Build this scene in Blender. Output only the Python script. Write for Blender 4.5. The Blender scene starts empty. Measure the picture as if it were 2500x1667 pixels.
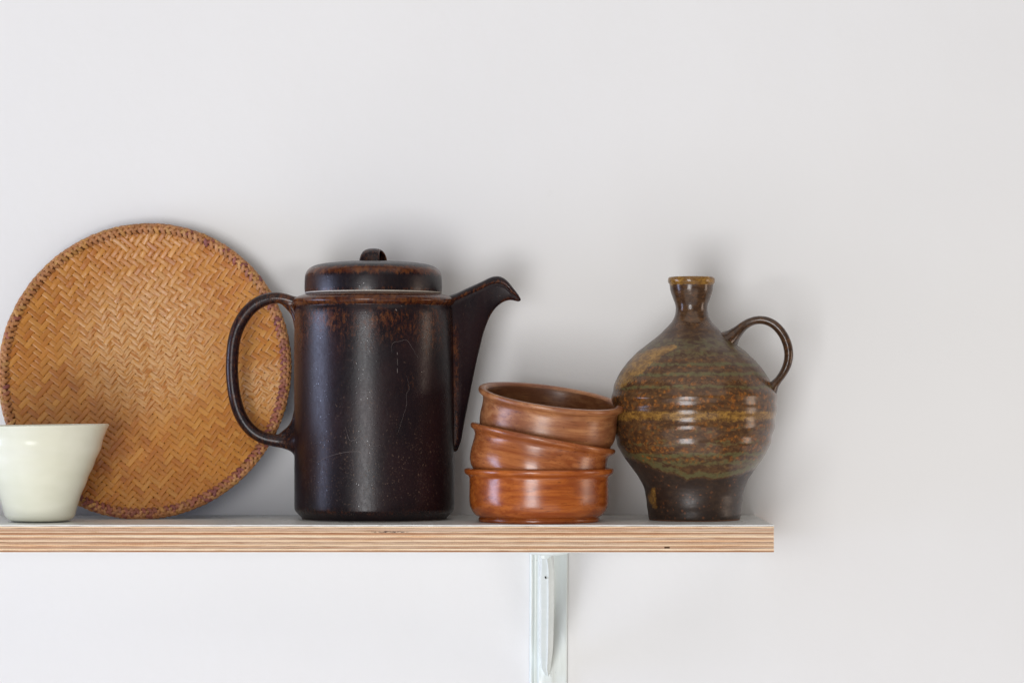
import bpy, math, random
from mathutils import Vector, Matrix, noise, Euler
random.seed(7)
S = bpy.context.scene
COL = S.collection
R_ = math.radians

# ------------------------------------------------------------------ camera
# shelf front edge is the line y = 0, z = 0; the wall stands at y = WALL_Y
CAM_D = 1.798            # metres from the camera to the shelf's front edge
F_PX = 6600.0            # focal length in photograph pixels (2500 wide)
HOR = 957.0              # horizon row of the photograph
CAM_Z = (1281 - HOR) / F_PX * CAM_D
WALL_Y = 0.148
cam_d = bpy.data.cameras.new('camera')
cam = bpy.data.objects.new('camera', cam_d)
COL.objects.link(cam)
cam.location = (0, -CAM_D, CAM_Z)
cam.rotation_euler = (R_(90), 0, 0)
cam_d.sensor_width = 36
cam_d.lens = 36 * F_PX / 2500
cam_d.shift_y = (HOR - 833.5) / 2500
cam_d.clip_start = 0.05
cam_d.clip_end = 50
S.camera = cam

# ------------------------------------------------------------------ light
W = bpy.data.worlds.new('World'); S.world = W; W.use_nodes = True
bg = W.node_tree.nodes['Background']
bg.inputs['Color'].default_value = (1.0, 0.965, 0.93, 1)
bg.inputs['Strength'].default_value = 0.12

def area(name, loc, target, w, h, power, color, spread=180):
    l = bpy.data.lights.new(name, 'AREA'); l.shape = 'RECTANGLE'
    l.size = w; l.size_y = h; l.energy = power; l.color = color; l.spread = R_(spread)
    o = bpy.data.objects.new(name, l); COL.objects.link(o); o.location = loc
    o.rotation_euler = (Vector(target) - Vector(loc)).to_track_quat('-Z', 'Y').to_euler()
    return o
# three windows of the room: one far behind the camera a little to the left, one in the
# left side wall, a weak one on the right; and the bounce of the ceiling
area('window_light_back', (-0.80, -3.7, -0.55), (0, 0.1, 0.1), 1.15, 1.9, 82, (0.985, 0.985, 1.0))
area('window_light_side', (-2.5, -0.28, -0.25), (0, 0.1, 0.08), 0.95, 1.35, 41, (0.58, 0.68, 1.0))
area('window_light_right', (2.9, -0.3, -0.2), (0.1, 0.1, 0.1), 0.7, 1.2, 15, (1.0, 0.80, 0.66))
area('ceiling_bounce', (0.1, -1.5, 1.9), (0, 0.0, 0.0), 3.4, 2.8, 24, (1.0, 0.97, 0.94))
area('floor_bounce', (-0.2, -1.7, -1.5), (0, 0.1, 0.1), 3.4, 2.4, 22, (1.0, 0.97, 0.95))

vs = S.view_settings
vs.view_transform = 'Standard'; vs.look = 'None'; vs.gamma = 1.0; vs.exposure = -0.05
vs.use_curve_mapping = False

# ------------------------------------------------------------------ node helpers
class G:
    def __init__(s, name):
        s.m = bpy.data.materials.new(name); s.m.use_nodes = True
        s.nt = s.m.node_tree; s.b = s.nt.nodes['Principled BSDF']
    def new(s, t, **kw):
        n = s.nt.nodes.new(t)
        for k, v in kw.items(): setattr(n, k, v)
        return n
    def put(s, sock, v):
        if isinstance(v, bpy.types.NodeSocket): s.nt.links.new(v, sock)
        elif isinstance(v, tuple) and len(v) == 3 and sock.type == 'RGBA': sock.default_value = (*v, 1)
        else: sock.default_value = v
    def obj(s): return s.new('ShaderNodeTexCoord').outputs['Object']
    def uv(s): return s.new('ShaderNodeTexCoord').outputs['UV']
    def ocol(s): return s.new('ShaderNodeObjectInfo').outputs['Color']
    def orand(s): return s.new('ShaderNodeObjectInfo').outputs['Random']
    def attr(s, name): return s.new('ShaderNodeAttribute', attribute_name=name).outputs['Fac']
    def map(s, vec, scale=(1, 1, 1), loc=(0, 0, 0), rot=(0, 0, 0)):
        n = s.new('ShaderNodeMapping'); s.put(n.inputs[0], vec)
        s.put(n.inputs['Location'], loc); s.put(n.inputs['Scale'], scale); s.put(n.inputs['Rotation'], rot)
        return n.outputs[0]
    def noise(s, vec, scale=1.0, detail=3.0, rough=0.55, dist=0.0):
        n = s.new('ShaderNodeTexNoise'); s.put(n.inputs['Vector'], vec)
        n.inputs['Scale'].default_value = scale; n.inputs['Detail'].default_value = detail
        n.inputs['Roughness'].default_value = rough; n.inputs['Distortion'].default_value = dist
        return n.outputs['Fac']
    def voro(s, vec, scale, feature='F1', rnd=1.0):
        n = s.new('ShaderNodeTexVoronoi', feature=feature); s.put(n.inputs['Vector'], vec)
        n.inputs['Scale'].default_value = scale; n.inputs['Randomness'].default_value = rnd
        return n.outputs
    def ramp(s, fac, a, b, lo=0.0, hi=1.0):      # smooth step
        n = s.new('ShaderNodeMapRange', interpolation_type='SMOOTHSTEP')
        s.put(n.inputs[0], fac); s.put(n.inputs[1], a); s.put(n.inputs[2], b)
        s.put(n.inputs[3], lo); s.put(n.inputs[4], hi)
        return n.outputs[0]
    def math(s, op, a, b=0.0, c=0.0):
        n = s.new('ShaderNodeMath', operation=op)
        s.put(n.inputs[0], a); s.put(n.inputs[1], b); s.put(n.inputs[2], c)
        return n.outputs[0]
    def mix(s, fac, a, b, mode='MIX'):
        n = s.new('ShaderNodeMix', data_type='RGBA', blend_type=mode)
        s.put(n.inputs['Factor'], fac); s.put(n.inputs['A'], a); s.put(n.inputs['B'], b)
        return [o for o in n.outputs if o.type == 'RGBA'][0]
    def xyz(s, vec):
        n = s.new('ShaderNodeSeparateXYZ'); s.put(n.inputs[0], vec); return n.outputs
    def bump(s, h, strength=0.2, dist=0.001, normal=None):
        n = s.new('ShaderNodeBump'); s.put(n.inputs['Height'], h)
        n.inputs['Strength'].default_value = strength; n.inputs['Distance'].default_value = dist
        if normal: s.put(n.inputs['Normal'], normal)
        return n.outputs[0]
    def out(s, **kw):
        names = dict(color='Base Color', rough='Roughness', normal='Normal', spec='Specular IOR Level',
                     coat='Coat Weight', coat_rough='Coat Roughness', sss='Subsurface Weight', ior='IOR')
        for k, v in kw.items(): s.put(s.b.inputs[names[k]], v)
        return s.m

# ------------------------------------------------------------------ materials
def m_wall():
    g = G('wall_paint'); o = g.obj()
    c = g.mix(g.ramp(g.noise(o, 2.3, 4), 0.3, 0.7), (0.788, 0.783, 0.778), (0.818, 0.813, 0.808))
    sp = g.voro(o, 26)['Distance'] if False else g.noise(o, 55, 2)
    c = g.mix(g.ramp(sp, 0.76, 0.80, 0, 0.25), c, (0.62, 0.60, 0.58))
    b = g.bump(g.noise(o, 130, 5), 0.12, 0.0015, g.bump(g.noise(o, 9, 3), 0.25, 0.004))
    return g.out(color=c, rough=0.62, normal=b, spec=0.3)

def m_laminate():
    g = G('shelf_laminate'); o = g.obj()
    c = g.mix(g.noise(o, 40, 4), (0.70, 0.70, 0.67), (0.78, 0.78, 0.75))
    c = g.mix(g.ramp(g.noise(o, 320, 3), 0.66, 0.72, 0, 0.4), c, (0.45, 0.42, 0.38))
    return g.out(color=c, rough=g.ramp(g.noise(o, 60, 3), 0.2, 0.8, 0.25, 0.42), spec=0.4,
                 normal=g.bump(g.noise(o, 300, 3), 0.06, 0.0005))

def m_ply():
    g = G('plywood_edge'); o = g.obj(); oc = g.ocol()
    x = g.xyz(o)
    fine = g.noise(g.map(o, (70, 60, 2600)), 1, 4, 0.6)
    streak = g.noise(g.map(o, (14, 40, 900), (3, 0, 0)), 1, 4, 0.65, 0.6)
    long = g.noise(g.map(o, (5.5, 40, 620), (1, 0, 7)), 1, 3, 0.6)
    grit = g.noise(g.map(o, (1500, 900, 2600)), 1, 2, 0.6)
    warm = g.mix(1.0, oc, (0.86, 0.66, 0.48), 'MULTIPLY')
    c = g.mix(g.ramp(streak, 0.42, 0.72, 0, 0.85), oc, warm)
    c = g.mix(g.ramp(long, 0.50, 0.66, 0, 0.8), c, g.mix(1.0, c, (0.90, 0.66, 0.50), 'MULTIPLY'))
    c = g.mix(g.ramp(long, 0.46, 0.34, 0, 0.7), c, (0.70, 0.56, 0.44))
    dk = g.mix(1.0, oc, (0.60, 0.36, 0.20), 'MULTIPLY')
    c = g.mix(g.ramp(fine, 0.54, 0.72, 0, 0.85), c, dk)
    c = g.mix(g.ramp(grit, 0.45, 0.75, 0, 0.55), c, g.mix(1.0, oc, (1.35, 1.38, 1.42), 'MULTIPLY'))
    c = g.mix(g.ramp(grit, 0.42, 0.22, 0, 0.35), c, dk)
    # old stain in the third ply left of the middle, and a pin knot near the right end
    dx = g.math('MULTIPLY', g.math('ADD', x['X'], 0.0822), 62.0)
    dz = g.math('MULTIPLY', g.math('ADD', x['Z'], 0.0047), 1250.0)
    d2 = g.math('ADD', g.math('MULTIPLY', dx, dx), g.math('MULTIPLY', dz, dz))
    st = g.math('MULTIPLY', g.ramp(d2, 1.0, 0.1), g.ramp(g.noise(g.map(o, (420, 300, 1700)), 1, 3), 0.42, 0.58))
    c = g.mix(st, c, (0.055, 0.038, 0.045))
    return g.out(color=c, rough=0.6, spec=0.25, normal=g.bump(fine, 0.35, 0.0004, g.bump(grit, 0.3, 0.0003)))

def m_plain(name, col, rough, spec=0.4):
    g = G(name); o = g.obj()
    c = g.mix(g.noise(o, 300, 3), tuple(v * 0.8 for v in col), tuple(min(1, v * 1.15) for v in col))
    return g.out(color=c, rough=rough, spec=spec)

def m_straw():
    g = G('split_bamboo'); oc = g.ocol(); uv = g.uv(); rnd = g.orand()
    off = g.new('ShaderNodeCombineXYZ'); g.put(off.inputs[0], g.math('MULTIPLY', rnd, 7.0)); g.put(off.inputs[1], g.math('MULTIPLY', rnd, 3.1))
    add = g.new('ShaderNodeVectorMath', operation='ADD'); g.put(add.inputs[0], uv); g.put(add.inputs[1], off.outputs[0])
    v = add.outputs[0]
    lon = g.noise(g.map(v, (110, 900, 1)), 1, 3)          # patches along the strip
    fib = g.noise(g.map(v, (160, 4200, 1)), 1, 3, 0.7)     # fibres
    c = g.mix(g.ramp(lon, 0.48, 0.72, 0, 0.5), oc, g.mix(1.0, oc, (0.72, 0.58, 0.46), 'MULTIPLY'))
    lon2 = g.noise(g.map(v, (150, 500, 1), (31, 7, 0)), 1, 2)
    c = g.mix(g.ramp(lon2, 0.55, 0.75, 0, 0.7), c, g.mix(1.0, oc, (1.14, 1.20, 1.35), 'MULTIPLY'))
    c = g.mix(g.ramp(fib, 0.5, 0.75, 0, 0.35), c, g.mix(1.0, oc, (0.66, 0.5, 0.36), 'MULTIPLY'))
    ob = g.obj(); p = g.xyz(ob)
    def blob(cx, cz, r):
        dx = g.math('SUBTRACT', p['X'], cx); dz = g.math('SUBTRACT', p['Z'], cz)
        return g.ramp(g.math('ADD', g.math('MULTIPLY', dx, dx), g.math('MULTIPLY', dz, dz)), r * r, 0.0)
    pn = g.noise(g.map(v, (170, 600, 1), (11, 3, 0)), 1, 3)
    worn_sheen = g.math('MULTIPLY', g.math('MAXIMUM', blob(0.0, 0.128, 0.066), blob(0.085, 0.095, 0.026)), g.ramp(pn, 0.40, 0.58))  # paler centre and right: wear, with the sheen put into the colour
    c = g.mix(g.math('MULTIPLY', worn_sheen, 0.95), c, (0.62, 0.35, 0.15))
    stain_shade = g.math('MULTIPLY', g.math('MAXIMUM', blob(-0.045, 0.085, 0.040), blob(-0.01, 0.05, 0.05)), g.ramp(g.noise(g.map(ob, (60, 60, 60)), 1, 4), 0.40, 0.68))  # darker lower left: staining, with the shade there put into the colour
    c = g.mix(g.math('MULTIPLY', stain_shade, 0.6), c, g.mix(1.0, c, (0.66, 0.54, 0.46), 'MULTIPLY'))
    return g.out(color=c, rough=g.ramp(lon2, 0.3, 0.7, 0.46, 0.29), spec=0.5, normal=g.bump(fib, 0.25, 0.0002))

def m_braid():
    g = G('braid_cane'); o = g.obj()
    cc = g.new('ShaderNodeCombineXYZ')
    for k, a in enumerate(('tr', 'tg', 'tb')): g.put(cc.inputs[k], g.attr(a))
    oc = g.mix(1.0, g.ocol(), cc.outputs[0], 'MULTIPLY')
    n1 = g.noise(g.map(o, (900, 900, 900)), 1, 3)
    c = g.mix(g.ramp(n1, 0.45, 0.7, 0, 0.6), oc, g.mix(1.0, oc, (0.55, 0.42, 0.36), 'MULTIPLY'))
    return g.out(color=c, rough=0.5, spec=0.35, normal=g.bump(g.noise(g.map(o, (2500, 700, 2500)), 1, 2), 0.3, 0.0002))

def m_pot():
    g = G('dark_stoneware_glaze'); o = g.obj()
    rust = g.attr('rust'); low = g.attr('scuff')
    mott = g.noise(g.map(o, (480, 480, 240)), 1, 5, 0.62, 0.3)
    fine = g.noise(g.map(o, (1300, 1300, 800)), 1, 3, 0.6)
    big = g.noise(g.map(o, (38, 38, 22)), 1, 3)
    dark = g.mix(g.ramp(big, 0.35, 0.65), (0.0082, 0.0046, 0.0066), (0.0165, 0.0070, 0.0086))
    dark = g.mix(g.ramp(fine, 0.56, 0.72, 0, 0.5), dark, (0.040, 0.018, 0.011))
    fac = g.math('ADD', g.math('MULTIPLY', rust, 1.25), g.math('MULTIPLY', g.math('SUBTRACT', mott, 0.5), 2.6))
    fac = g.math('ADD', fac, g.math('MULTIPLY', g.math('SUBTRACT', fine, 0.5), 1.4))
    fac = g.math('MULTIPLY', g.ramp(fac, 0.25, 1.20), g.ramp(rust, 0.02, 0.35))
    rc = g.mix(g.ramp(g.noise(g.map(o, (260, 260, 160), (4, 2, 0)), 1, 3), 0.35, 0.65), (0.058, 0.0135, 0.0060), (0.125, 0.039, 0.0100))
    c = g.mix(fac, dark, rc)
    spn = g.noise(g.map(o, (120, 120, 80), (9, 1, 5)), 1, 4, 0.65)
    spf = g.noise(g.map(o, (760, 760, 620), (2, 1, 5)), 1, 3, 0.7)
    spm = g.math('MULTIPLY', g.ramp(spf, 0.58, 0.70), g.ramp(g.math('ADD', spn, g.math('MULTIPLY', low, 0.20)), 0.55, 0.72))
    c = g.mix(g.math('MULTIPLY', spm, 0.65), c, (0.15, 0.092, 0.060))
    blk = g.ramp(g.voro(g.map(o, (1, 1, 1), (3, 5, 1)), 430)['Distance'], 0.16, 0.06)
    c = g.mix(g.math('MULTIPLY', blk, 0.6), c, (0.004, 0.004, 0.006))
    pv = g.voro(g.map(o, (1, 1, 1), (1, 7, 2)), 640)
    glint = g.math('MULTIPLY', g.ramp(pv['Distance'], 0.26, 0.12), g.ramp(g.xyz(pv['Color'])['X'], 0.82, 0.88))
    r = g.math('ADD', g.ramp(mott, 0.3, 0.7, 0.30, 0.38), g.math('MULTIPLY', spm, 0.15))
    r = g.math('MAXIMUM', g.math('SUBTRACT', r, g.math('MULTIPLY', rust, 0.16)), 0.17)
    r = g.mix(glint, r, (0.04, 0.04, 0.04))
    b = g.bump(g.ramp(pv['Distance'], 0.36, 0.0), 0.10, 0.0004, g.bump(g.noise(o, 420, 3), 0.10, 0.0004))
    return g.out(color=c, rough=r, normal=b, spec=g.ramp(glint, 0, 1, 0.30, 1.0))

def m_jar():
    g = G('banded_ash_glaze'); o = g.obj()
    A = {k: g.attr(k) for k in ('ochre', 'dark', 'green', 'orange', 'matte')}
    n1 = g.noise(g.map(o, (210, 210, 330)), 1, 5, 0.65, 0.5)
    n2 = g.noise(g.map(o, (620, 620, 700), (5, 5, 1)), 1, 4, 0.65)
    n3 = g.noise(g.map(o, (45, 45, 330), (2, 8, 3)), 1, 4, 0.6)
    c = g.mix(g.ramp(n1, 0.36, 0.66), (0.066, 0.031, 0.0145), (0.138, 0.068, 0.026))
    c = g.mix(g.ramp(n3, 0.50, 0.68, 0, 0.6), c, (0.060, 0.028, 0.014))
    gm = g.math('ADD', g.math('MULTIPLY', A['green'], 1.1), g.math('MULTIPLY', g.math('SUBTRACT', n1, 0.5), 2.2))
    gm = g.math('MULTIPLY', g.ramp(gm, 0.30, 0.85, 0, 0.85), g.ramp(A['green'], 0.0, 0.2))
    c = g.mix(gm, c, g.mix(n2, (0.088, 0.082, 0.030), (0.145, 0.130, 0.055)))
    v = g.voro(g.map(o, (1, 1, 1)), 300)
    v2 = g.voro(g.map(o, (1, 1, 1), (7, 3, 2)), 150)
    sm = g.math('MAXIMUM', g.ramp(v['Distance'], 0.52, 0.20), g.ramp(v2['Distance'], 0.34, 0.16))
    on = g.math('ADD', g.math('MULTIPLY', A['orange'], 0.30), g.math('ADD', n1, 0.05))
    om = g.math('MULTIPLY', sm, g.ramp(on, 0.57, 0.80))
    om = g.math('MULTIPLY', om, g.ramp(n2, 0.32, 0.56, 0.25, 0.95))
    c = g.mix(om, c, g.mix(g.ramp(n2, 0.4, 0.65), (0.185, 0.056, 0.012), (0.30, 0.118, 0.024)))
    dm = g.math('MULTIPLY', A['dark'], g.ramp(n1, 0.1, 0.6, 0.75, 0.95))
    c = g.mix(dm, c, g.mix(g.ramp(n1, 0.4, 0.65), (0.024, 0.0135, 0.010), (0.044, 0.024, 0.015)))
    v3 = g.ramp(g.voro(g.map(o, (1, 1, 1), (1, 1, 4)), 300)['Distance'], 0.36, 0.14)
    c = g.mix(g.math('MULTIPLY', g.math('MULTIPLY', v3, A['dark']), g.ramp(n1, 0.46, 0.60, 0, 0.85)), c, (0.20, 0.070, 0.026))
    om2 = g.math('ADD', g.math('MULTIPLY', A['ochre'], 1.28), g.math('MULTIPLY', g.math('SUBTRACT', n2, 0.5), 2.6))
    c = g.mix(g.math('MULTIPLY', g.ramp(om2, 0.30, 0.85), g.ramp(A['ochre'], 0.0, 0.25)), c, g.mix(g.ramp(n1, 0.4, 0.65), (0.165, 0.080, 0.020), (0.33, 0.175, 0.038)))
    b = g.bump(n2, 0.10, 0.0004, g.bump(g.noise(g.map(o, (30, 30, 170)), 1, 2), 0.22, 0.0012))
    return g.out(color=c, rough=g.math('ADD', g.ramp(n2, 0.3, 0.75, 0.14, 0.26), g.math('MULTIPLY', A['matte'], 0.18)), normal=b, spec=0.45)

def m_wood():
    g = G('varnished_turned_wood'); oc = g.ocol(); rnd = g.orand()
    o0 = g.obj()
    off = g.new('ShaderNodeCombineXYZ'); g.put(off.inputs[1], g.attr('seed')); g.put(off.inputs[2], g.attr('seed'))
    add = g.new('ShaderNodeVectorMath', operation='ADD'); g.put(add.inputs[0], o0); g.put(add.inputs[1], off.outputs[0])
    o = add.outputs[0]
    grain = g.noise(g.map(o, (13, 120, 330)), 1, 5, 0.6, 0.35)
    fine = g.noise(g.map(o, (85, 900, 1100)), 1, 3, 0.6)
    patch = g.noise(g.map(o, (22, 30, 45), (3, 0, 1)), 1, 3)
    c = g.mix(g.ramp(grain, 0.32, 0.68), g.mix(1.0, oc, (0.72, 0.58, 0.50), 'MULTIPLY'), g.mix(1.0, oc, (1.18, 1.26, 1.28), 'MULTIPLY'))
    c = g.mix(g.ramp(patch, 0.50, 0.68, 0, 0.8), c, g.mix(1.0, oc, (0.58, 0.46, 0.46), 'MULTIPLY'))
    flk = g.noise(g.map(o, (95, 400, 900), (1, 4, 2)), 1, 3, 0.6, 0.4)
    c = g.mix(g.math('MULTIPLY', g.ramp(flk, 0.57, 0.69, 0, 0.7), g.ramp(patch, 0.30, 0.55)), c, g.mix(1.0, oc, (0.28, 0.18, 0.17), 'MULTIPLY'))
    pore = g.noise(g.map(o, (500, 1500, 1500)), 1, 2, 0.6)
    c = g.mix(g.ramp(pore, 0.64, 0.78, 0, 0.35), c, g.mix(1.0, oc, (0.42, 0.30, 0.28), 'MULTIPLY'))
    c = g.mix(g.ramp(fine, 0.5, 0.75, 0, 0.5), c, g.mix(1.0, oc, (0.6, 0.45, 0.4), 'MULTIPLY'))
    b = g.bump(fine, 0.10, 0.0003, g.bump(g.noise(o, 260, 3), 0.08, 0.0004))
    return g.out(color=c, rough=g.math('ADD', g.ramp(patch, 0.3, 0.7, 0.20, 0.30), g.attr('satin')), normal=b, spec=0.58)

def m_cup():
    g = G('cream_porcelain_glaze'); o = g.obj()
    c = g.mix(g.ramp(g.noise(g.map(o, (25, 25, 45)), 1, 3), 0.3, 0.7), (0.76, 0.765, 0.62), (0.81, 0.81, 0.68))
    b = g.bump(g.noise(g.map(o, (14, 14, 90)), 1, 2), 0.10, 0.001)
    return g.out(color=c, rough=0.20, normal=b, spec=0.5, sss=0.0)

def m_bracket():
    g = G('pale_green_gloss_paint'); o = g.obj()
    c = g.mix(g.ramp(g.noise(g.map(o, (60, 60, 12)), 1, 4), 0.35, 0.7), (0.72, 0.775, 0.75), (0.78, 0.825, 0.80))
    c = g.mix(g.ramp(g.noise(o, 260, 3), 0.70, 0.74, 0, 0.3), c, (0.35, 0.36, 0.34))
    b = g.bump(g.noise(g.map(o, (140, 140, 30)), 1, 3), 0.25, 0.0012)
    return g.out(color=c, rough=0.22, normal=b, spec=0.5)

M = dict(wall=m_wall(), lam=m_laminate(), ply=m_ply(), straw=m_straw(), braid=m_braid(), pot=m_pot(), jar=m_jar(),
         wood=m_wood(), cup=m_cup(), bracket=m_bracket(),
         core=m_plain('dark_cane', (0.17, 0.074, 0.036), 0.7, 0.2), back=m_plain('brown_backing', (0.12, 0.052, 0.018), 0.75, 0.2),
         raw=m_plain('unglazed_clay', (0.52, 0.47, 0.41), 0.75, 0.2), brownraw=m_plain('brown_unglazed_clay', (0.20, 0.10, 0.06), 0.75, 0.2),
         scratch=m_plain('pale_scratch', (0.19, 0.16, 0.15), 0.6, 0.3), hole=m_plain('dark_hole', (0.01, 0.01, 0.01), 0.8, 0.1),
         glue=m_plain('glue_line', (0.20, 0.090, 0.042), 0.7, 0.2), knot=m_plain('pin_knot', (0.10, 0.045, 0.02), 0.6, 0.2))

# ------------------------------------------------------------------ object helpers
def link(name, me, mat, parent=None, color=None):
    o = bpy.data.objects.new(name, me); COL.objects.link(o)
    if mat and not me.materials: me.materials.append(mat)
    if parent: o.parent = parent
    if color: o.color = (*color, 1)
    return o
def mesh(name, V, F, smooth=True, attrs=None, uvs=None):
    me = bpy.data.meshes.new(name); me.from_pydata([tuple(v) for v in V], [], F)
    if smooth: me.polygons.foreach_set('use_smooth', [True] * len(me.polygons))
    for k, vals in (attrs or {}).items():
        a = me.attributes.new(k, 'FLOAT', 'POINT'); a.data.foreach_set('value', vals)
    if uvs:
        ul = me.uv_layers.new(name='UVMap'); flat = []
        for l in me.loops: flat.extend(uvs[l.vertex_index])
        ul.data.foreach_set('uv', flat)
    me.update(); return me
def thing(name, label, cat, loc=(0, 0, 0), group=None):
    o = bpy.data.objects.new(name, None); COL.objects.link(o); o.location = loc; o.empty_display_size = 0.02
    o['label'] = label; o['category'] = cat
    if group: o['group'] = group
    return o
def crom(pts, n):
    """Catmull-Rom resample of a list of tuples, n samples a span"""
    P = [pts[0]] + list(pts) + [pts[-1]]; out = []
    for i in range(1, len(P) - 2):
        p0, p1, p2, p3 = P[i - 1], P[i], P[i + 1], P[i + 2]
        for k in range(n):
            t = k / n
            out.append(tuple(0.5 * (2 * b + (c - a) * t + (2 * a - 5 * b + 4 * c - d) * t * t + (3 * b - a - 3 * c + d) * t ** 3)
                             for a, b, c, d in zip(p0, p1, p2, p3)))
    out.append(tuple(pts[-1])); return out
def interp(tab, x):
    if x <= tab[0][0]: return tab[0][1]
    for (a, b), (c, d) in zip(tab, tab[1:]):
        if x <= c:
            t = (x - a) / (c - a) if c > a else 0
            return b + (d - b) * t
    return tab[-1][1]
def ss(a, b, x):
    t = max(0, min(1, (x - a) / (b - a))); return t * t * (3 - 2 * t)
def lathe(prof, seg=128, fn=None, close=False):
    """prof: (r, z[, xoff]); fn(r, z, theta)->r ; theta 0 faces the viewer (-y)"""
    V, F = [], []
    n = len(prof)
    for p in prof:
        for k in range(seg):
            th = 2 * math.pi * k / seg
            r = p[0] if fn is None else fn(p[0], p[1], th)
            x0 = p[2] if len(p) > 2 else 0
            V.append((x0 + r * math.sin(th), -r * math.cos(th), p[1]))
    m = n if close else n - 1
    for i in range(m):
        j = (i + 1) % n
        for k in range(seg):
            l = (k + 1) % seg
            F.append((i * seg + k, j * seg + k, j * seg + l, i * seg + l))
    return V, F
def sweep(path, radii, nrm_fn=None, seg=20, cap=True, cross=None):
    """tube along path in the x-z plane (y normal); radii: (in-plane, depth)"""
    V, F = [], []
    n = len(path)
    for i, p in enumerate(path):
        a = Vector(path[max(0, i - 1)]); b = Vector(path[min(n - 1, i + 1)])
        t = (b - a).normalized(); y = Vector((0, 1, 0)); u = y.cross(t).normalized()
        ra, rb = radii[i]
        for k in range(seg):
            th = 2 * math.pi * k / seg
            ca, sa = math.cos(th), math.sin(th)
            if cross: ca, sa = cross(ca, sa)
            V.append(Vector(p) + u * (ra * ca) + y * (rb * sa))
    for i in range(n - 1):
        for k in range(seg):
            l = (k + 1) % seg
            F.append((i * seg + k, (i + 1) * seg + k, (i + 1) * seg + l, i * seg + l))
    if cap: F.append(tuple(range(seg))); F.append(tuple(reversed(range((n - 1) * seg, n * seg))))
    return V, F
def box(x0, x1, y0, y1, z0, z1):
    V = [(x, y, z) for x in (x0, x1) for y in (y0, y1) for z in (z0, z1)]
    F = [(0, 1, 3, 2), (4, 6, 7, 5), (0, 4, 5, 1), (2, 3, 7, 6), (0, 2, 6, 4), (1, 5, 7, 3)]
    return V, F
def fuse(V, F, voxel, it):
    """joins overlapping tubes into one continuous skin with soft fillets"""
    o = bpy.data.objects.new('fuse', mesh('fuse', V, F)); COL.objects.link(o)
    r = o.modifiers.new('r', 'REMESH'); r.mode = 'VOXEL'; r.voxel_size = voxel
    q = o.modifiers.new('s', 'SMOOTH'); q.factor = 0.5; q.iterations = it
    dg = bpy.context.evaluated_depsgraph_get(); e = o.evaluated_get(dg).to_mesh()
    V2 = [v.co.copy() for v in e.vertices]; F2 = [tuple(p.vertices) for p in e.polygons]
    bpy.data.objects.remove(o); return V2, F2
class Px:
    """photograph measurements -> metres for a thing whose axis stands at depth y"""
    def __init__(s, cx, y):
        s.y = y; s.s = (CAM_D + y) / F_PX; s.cx = cx
        s.base = HOR + CAM_Z / s.s
        s.loc = ((cx - 1250) * s.s, y, 0)
    def z(s, py): return (s.base - py) * s.s
    def x(s, px): return (px - s.cx) * s.s
    def r(s, rp): return rp * s.s

# ------------------------------------------------------------------ setting: wall
V, F = [], []
nx, nz = 30, 24
for i in range(nx + 1):
    for j in range(nz + 1):
        V.append((-2.0 + 4.0 * i / nx, 0, -1.6 + 3.0 * j / nz))
for i in range(nx):
    for j in range(nz):
        a = i * (nz + 1) + j
        F.append((a, a + nz + 1, a + nz + 2, a + 1))
w = link('wall', mesh('wall', V, F), M['wall']); w.location = (0, WALL_Y, 0); w['kind'] = 'structure'

# ------------------------------------------------------------------ shelf
PXF = CAM_D / F_PX                       # metres a pixel at the shelf's front edge
SX0, SX1 = -0.56, (1889.5 - 1250) * PXF
shelf = thing('plywood_shelf', 'white topped plywood shelf with layered raw front edge mounted on the wall', 'shelf', (0, 0, 0))
def slab(name, z1, z0, mat, proud, color=None, ragged=0.0, wob=0.0, n=220):
    """a ply: a long board whose front face wanders a little"""
    V, F = [], []
    for i in range(n + 1):
        x = SX0 + (SX1 - SX0) * i / n
        q = noise.noise((x * 90, z1 * 900, 1.3)); q2 = noise.noise((x * 260, z1 * 900, 4.1)); q3 = noise.noise((x * 55, z0 * 900, 8.1))
        yf = -proud + ragged * q2
        V += [(x, yf, z1 + wob * 0.5 * q3), (x, yf, z0 + wob * q), (x, WALL_Y - 0.0006, z0), (x, WALL_Y - 0.0006, z1)]
    for i in range(n):
        a, b = i * 4, i * 4 + 4
        for k in range(4):
            l = (k + 1) % 4
            F.append((a + k, a + l, b + l, b + k))
    F.append((3, 2, 1, 0)); F.append((n * 4, n * 4 + 1, n * 4 + 2, n * 4 + 3))
    return link(name, mesh(name, V, F, False), mat, shelf, color)
LAM = 3.0 * PXF
slab('laminate_top', 0.0, -LAM, M['lam'], 0.0002, None, 0.0002, 0.00022)
cream, cream2 = (0.86, 0.68, 0.48), (0.80, 0.60, 0.405)
tones = [cream, (0.60, 0.41, 0.29), cream2, (0.52, 0.28, 0.155), cream, (0.58, 0.37, 0.245), cream2, (0.60, 0.42, 0.30), cream2, (0.55, 0.35, 0.23), cream]
z = -LAM - 0.9 * PXF
pitch = 5.4 * PXF; gap = 0.95 * PXF
dz_ = [0, 0.7, -0.5, 0.5, 1.0, -0.7, 0.3, -0.9, 0.6, -0.5, 0.4, 0]
for k, tcol in enumerate(tones):
    za, zb = z + dz_[k] * PXF, z - pitch + dz_[k + 1] * PXF
    o = slab('ply', za, zb + gap, M['ply'], 0.00005 * (k % 2), tcol, 0.00008, 0.00016, 260)
    z -= pitch
slab('bottom_veneer', z, -66 * PXF, M['ply'], 0.0, (0.46, 0.25, 0.13), 0.00005, 0.0, 160)
V, F = box(SX0 + 0.0004, SX1 - 0.0004, 0.00035, WALL_Y - 0.002, -65.5 * PXF, -2.8 * PXF)
link('glue_core', mesh('glue_core', V, F, False), M['glue'], shelf)
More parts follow.
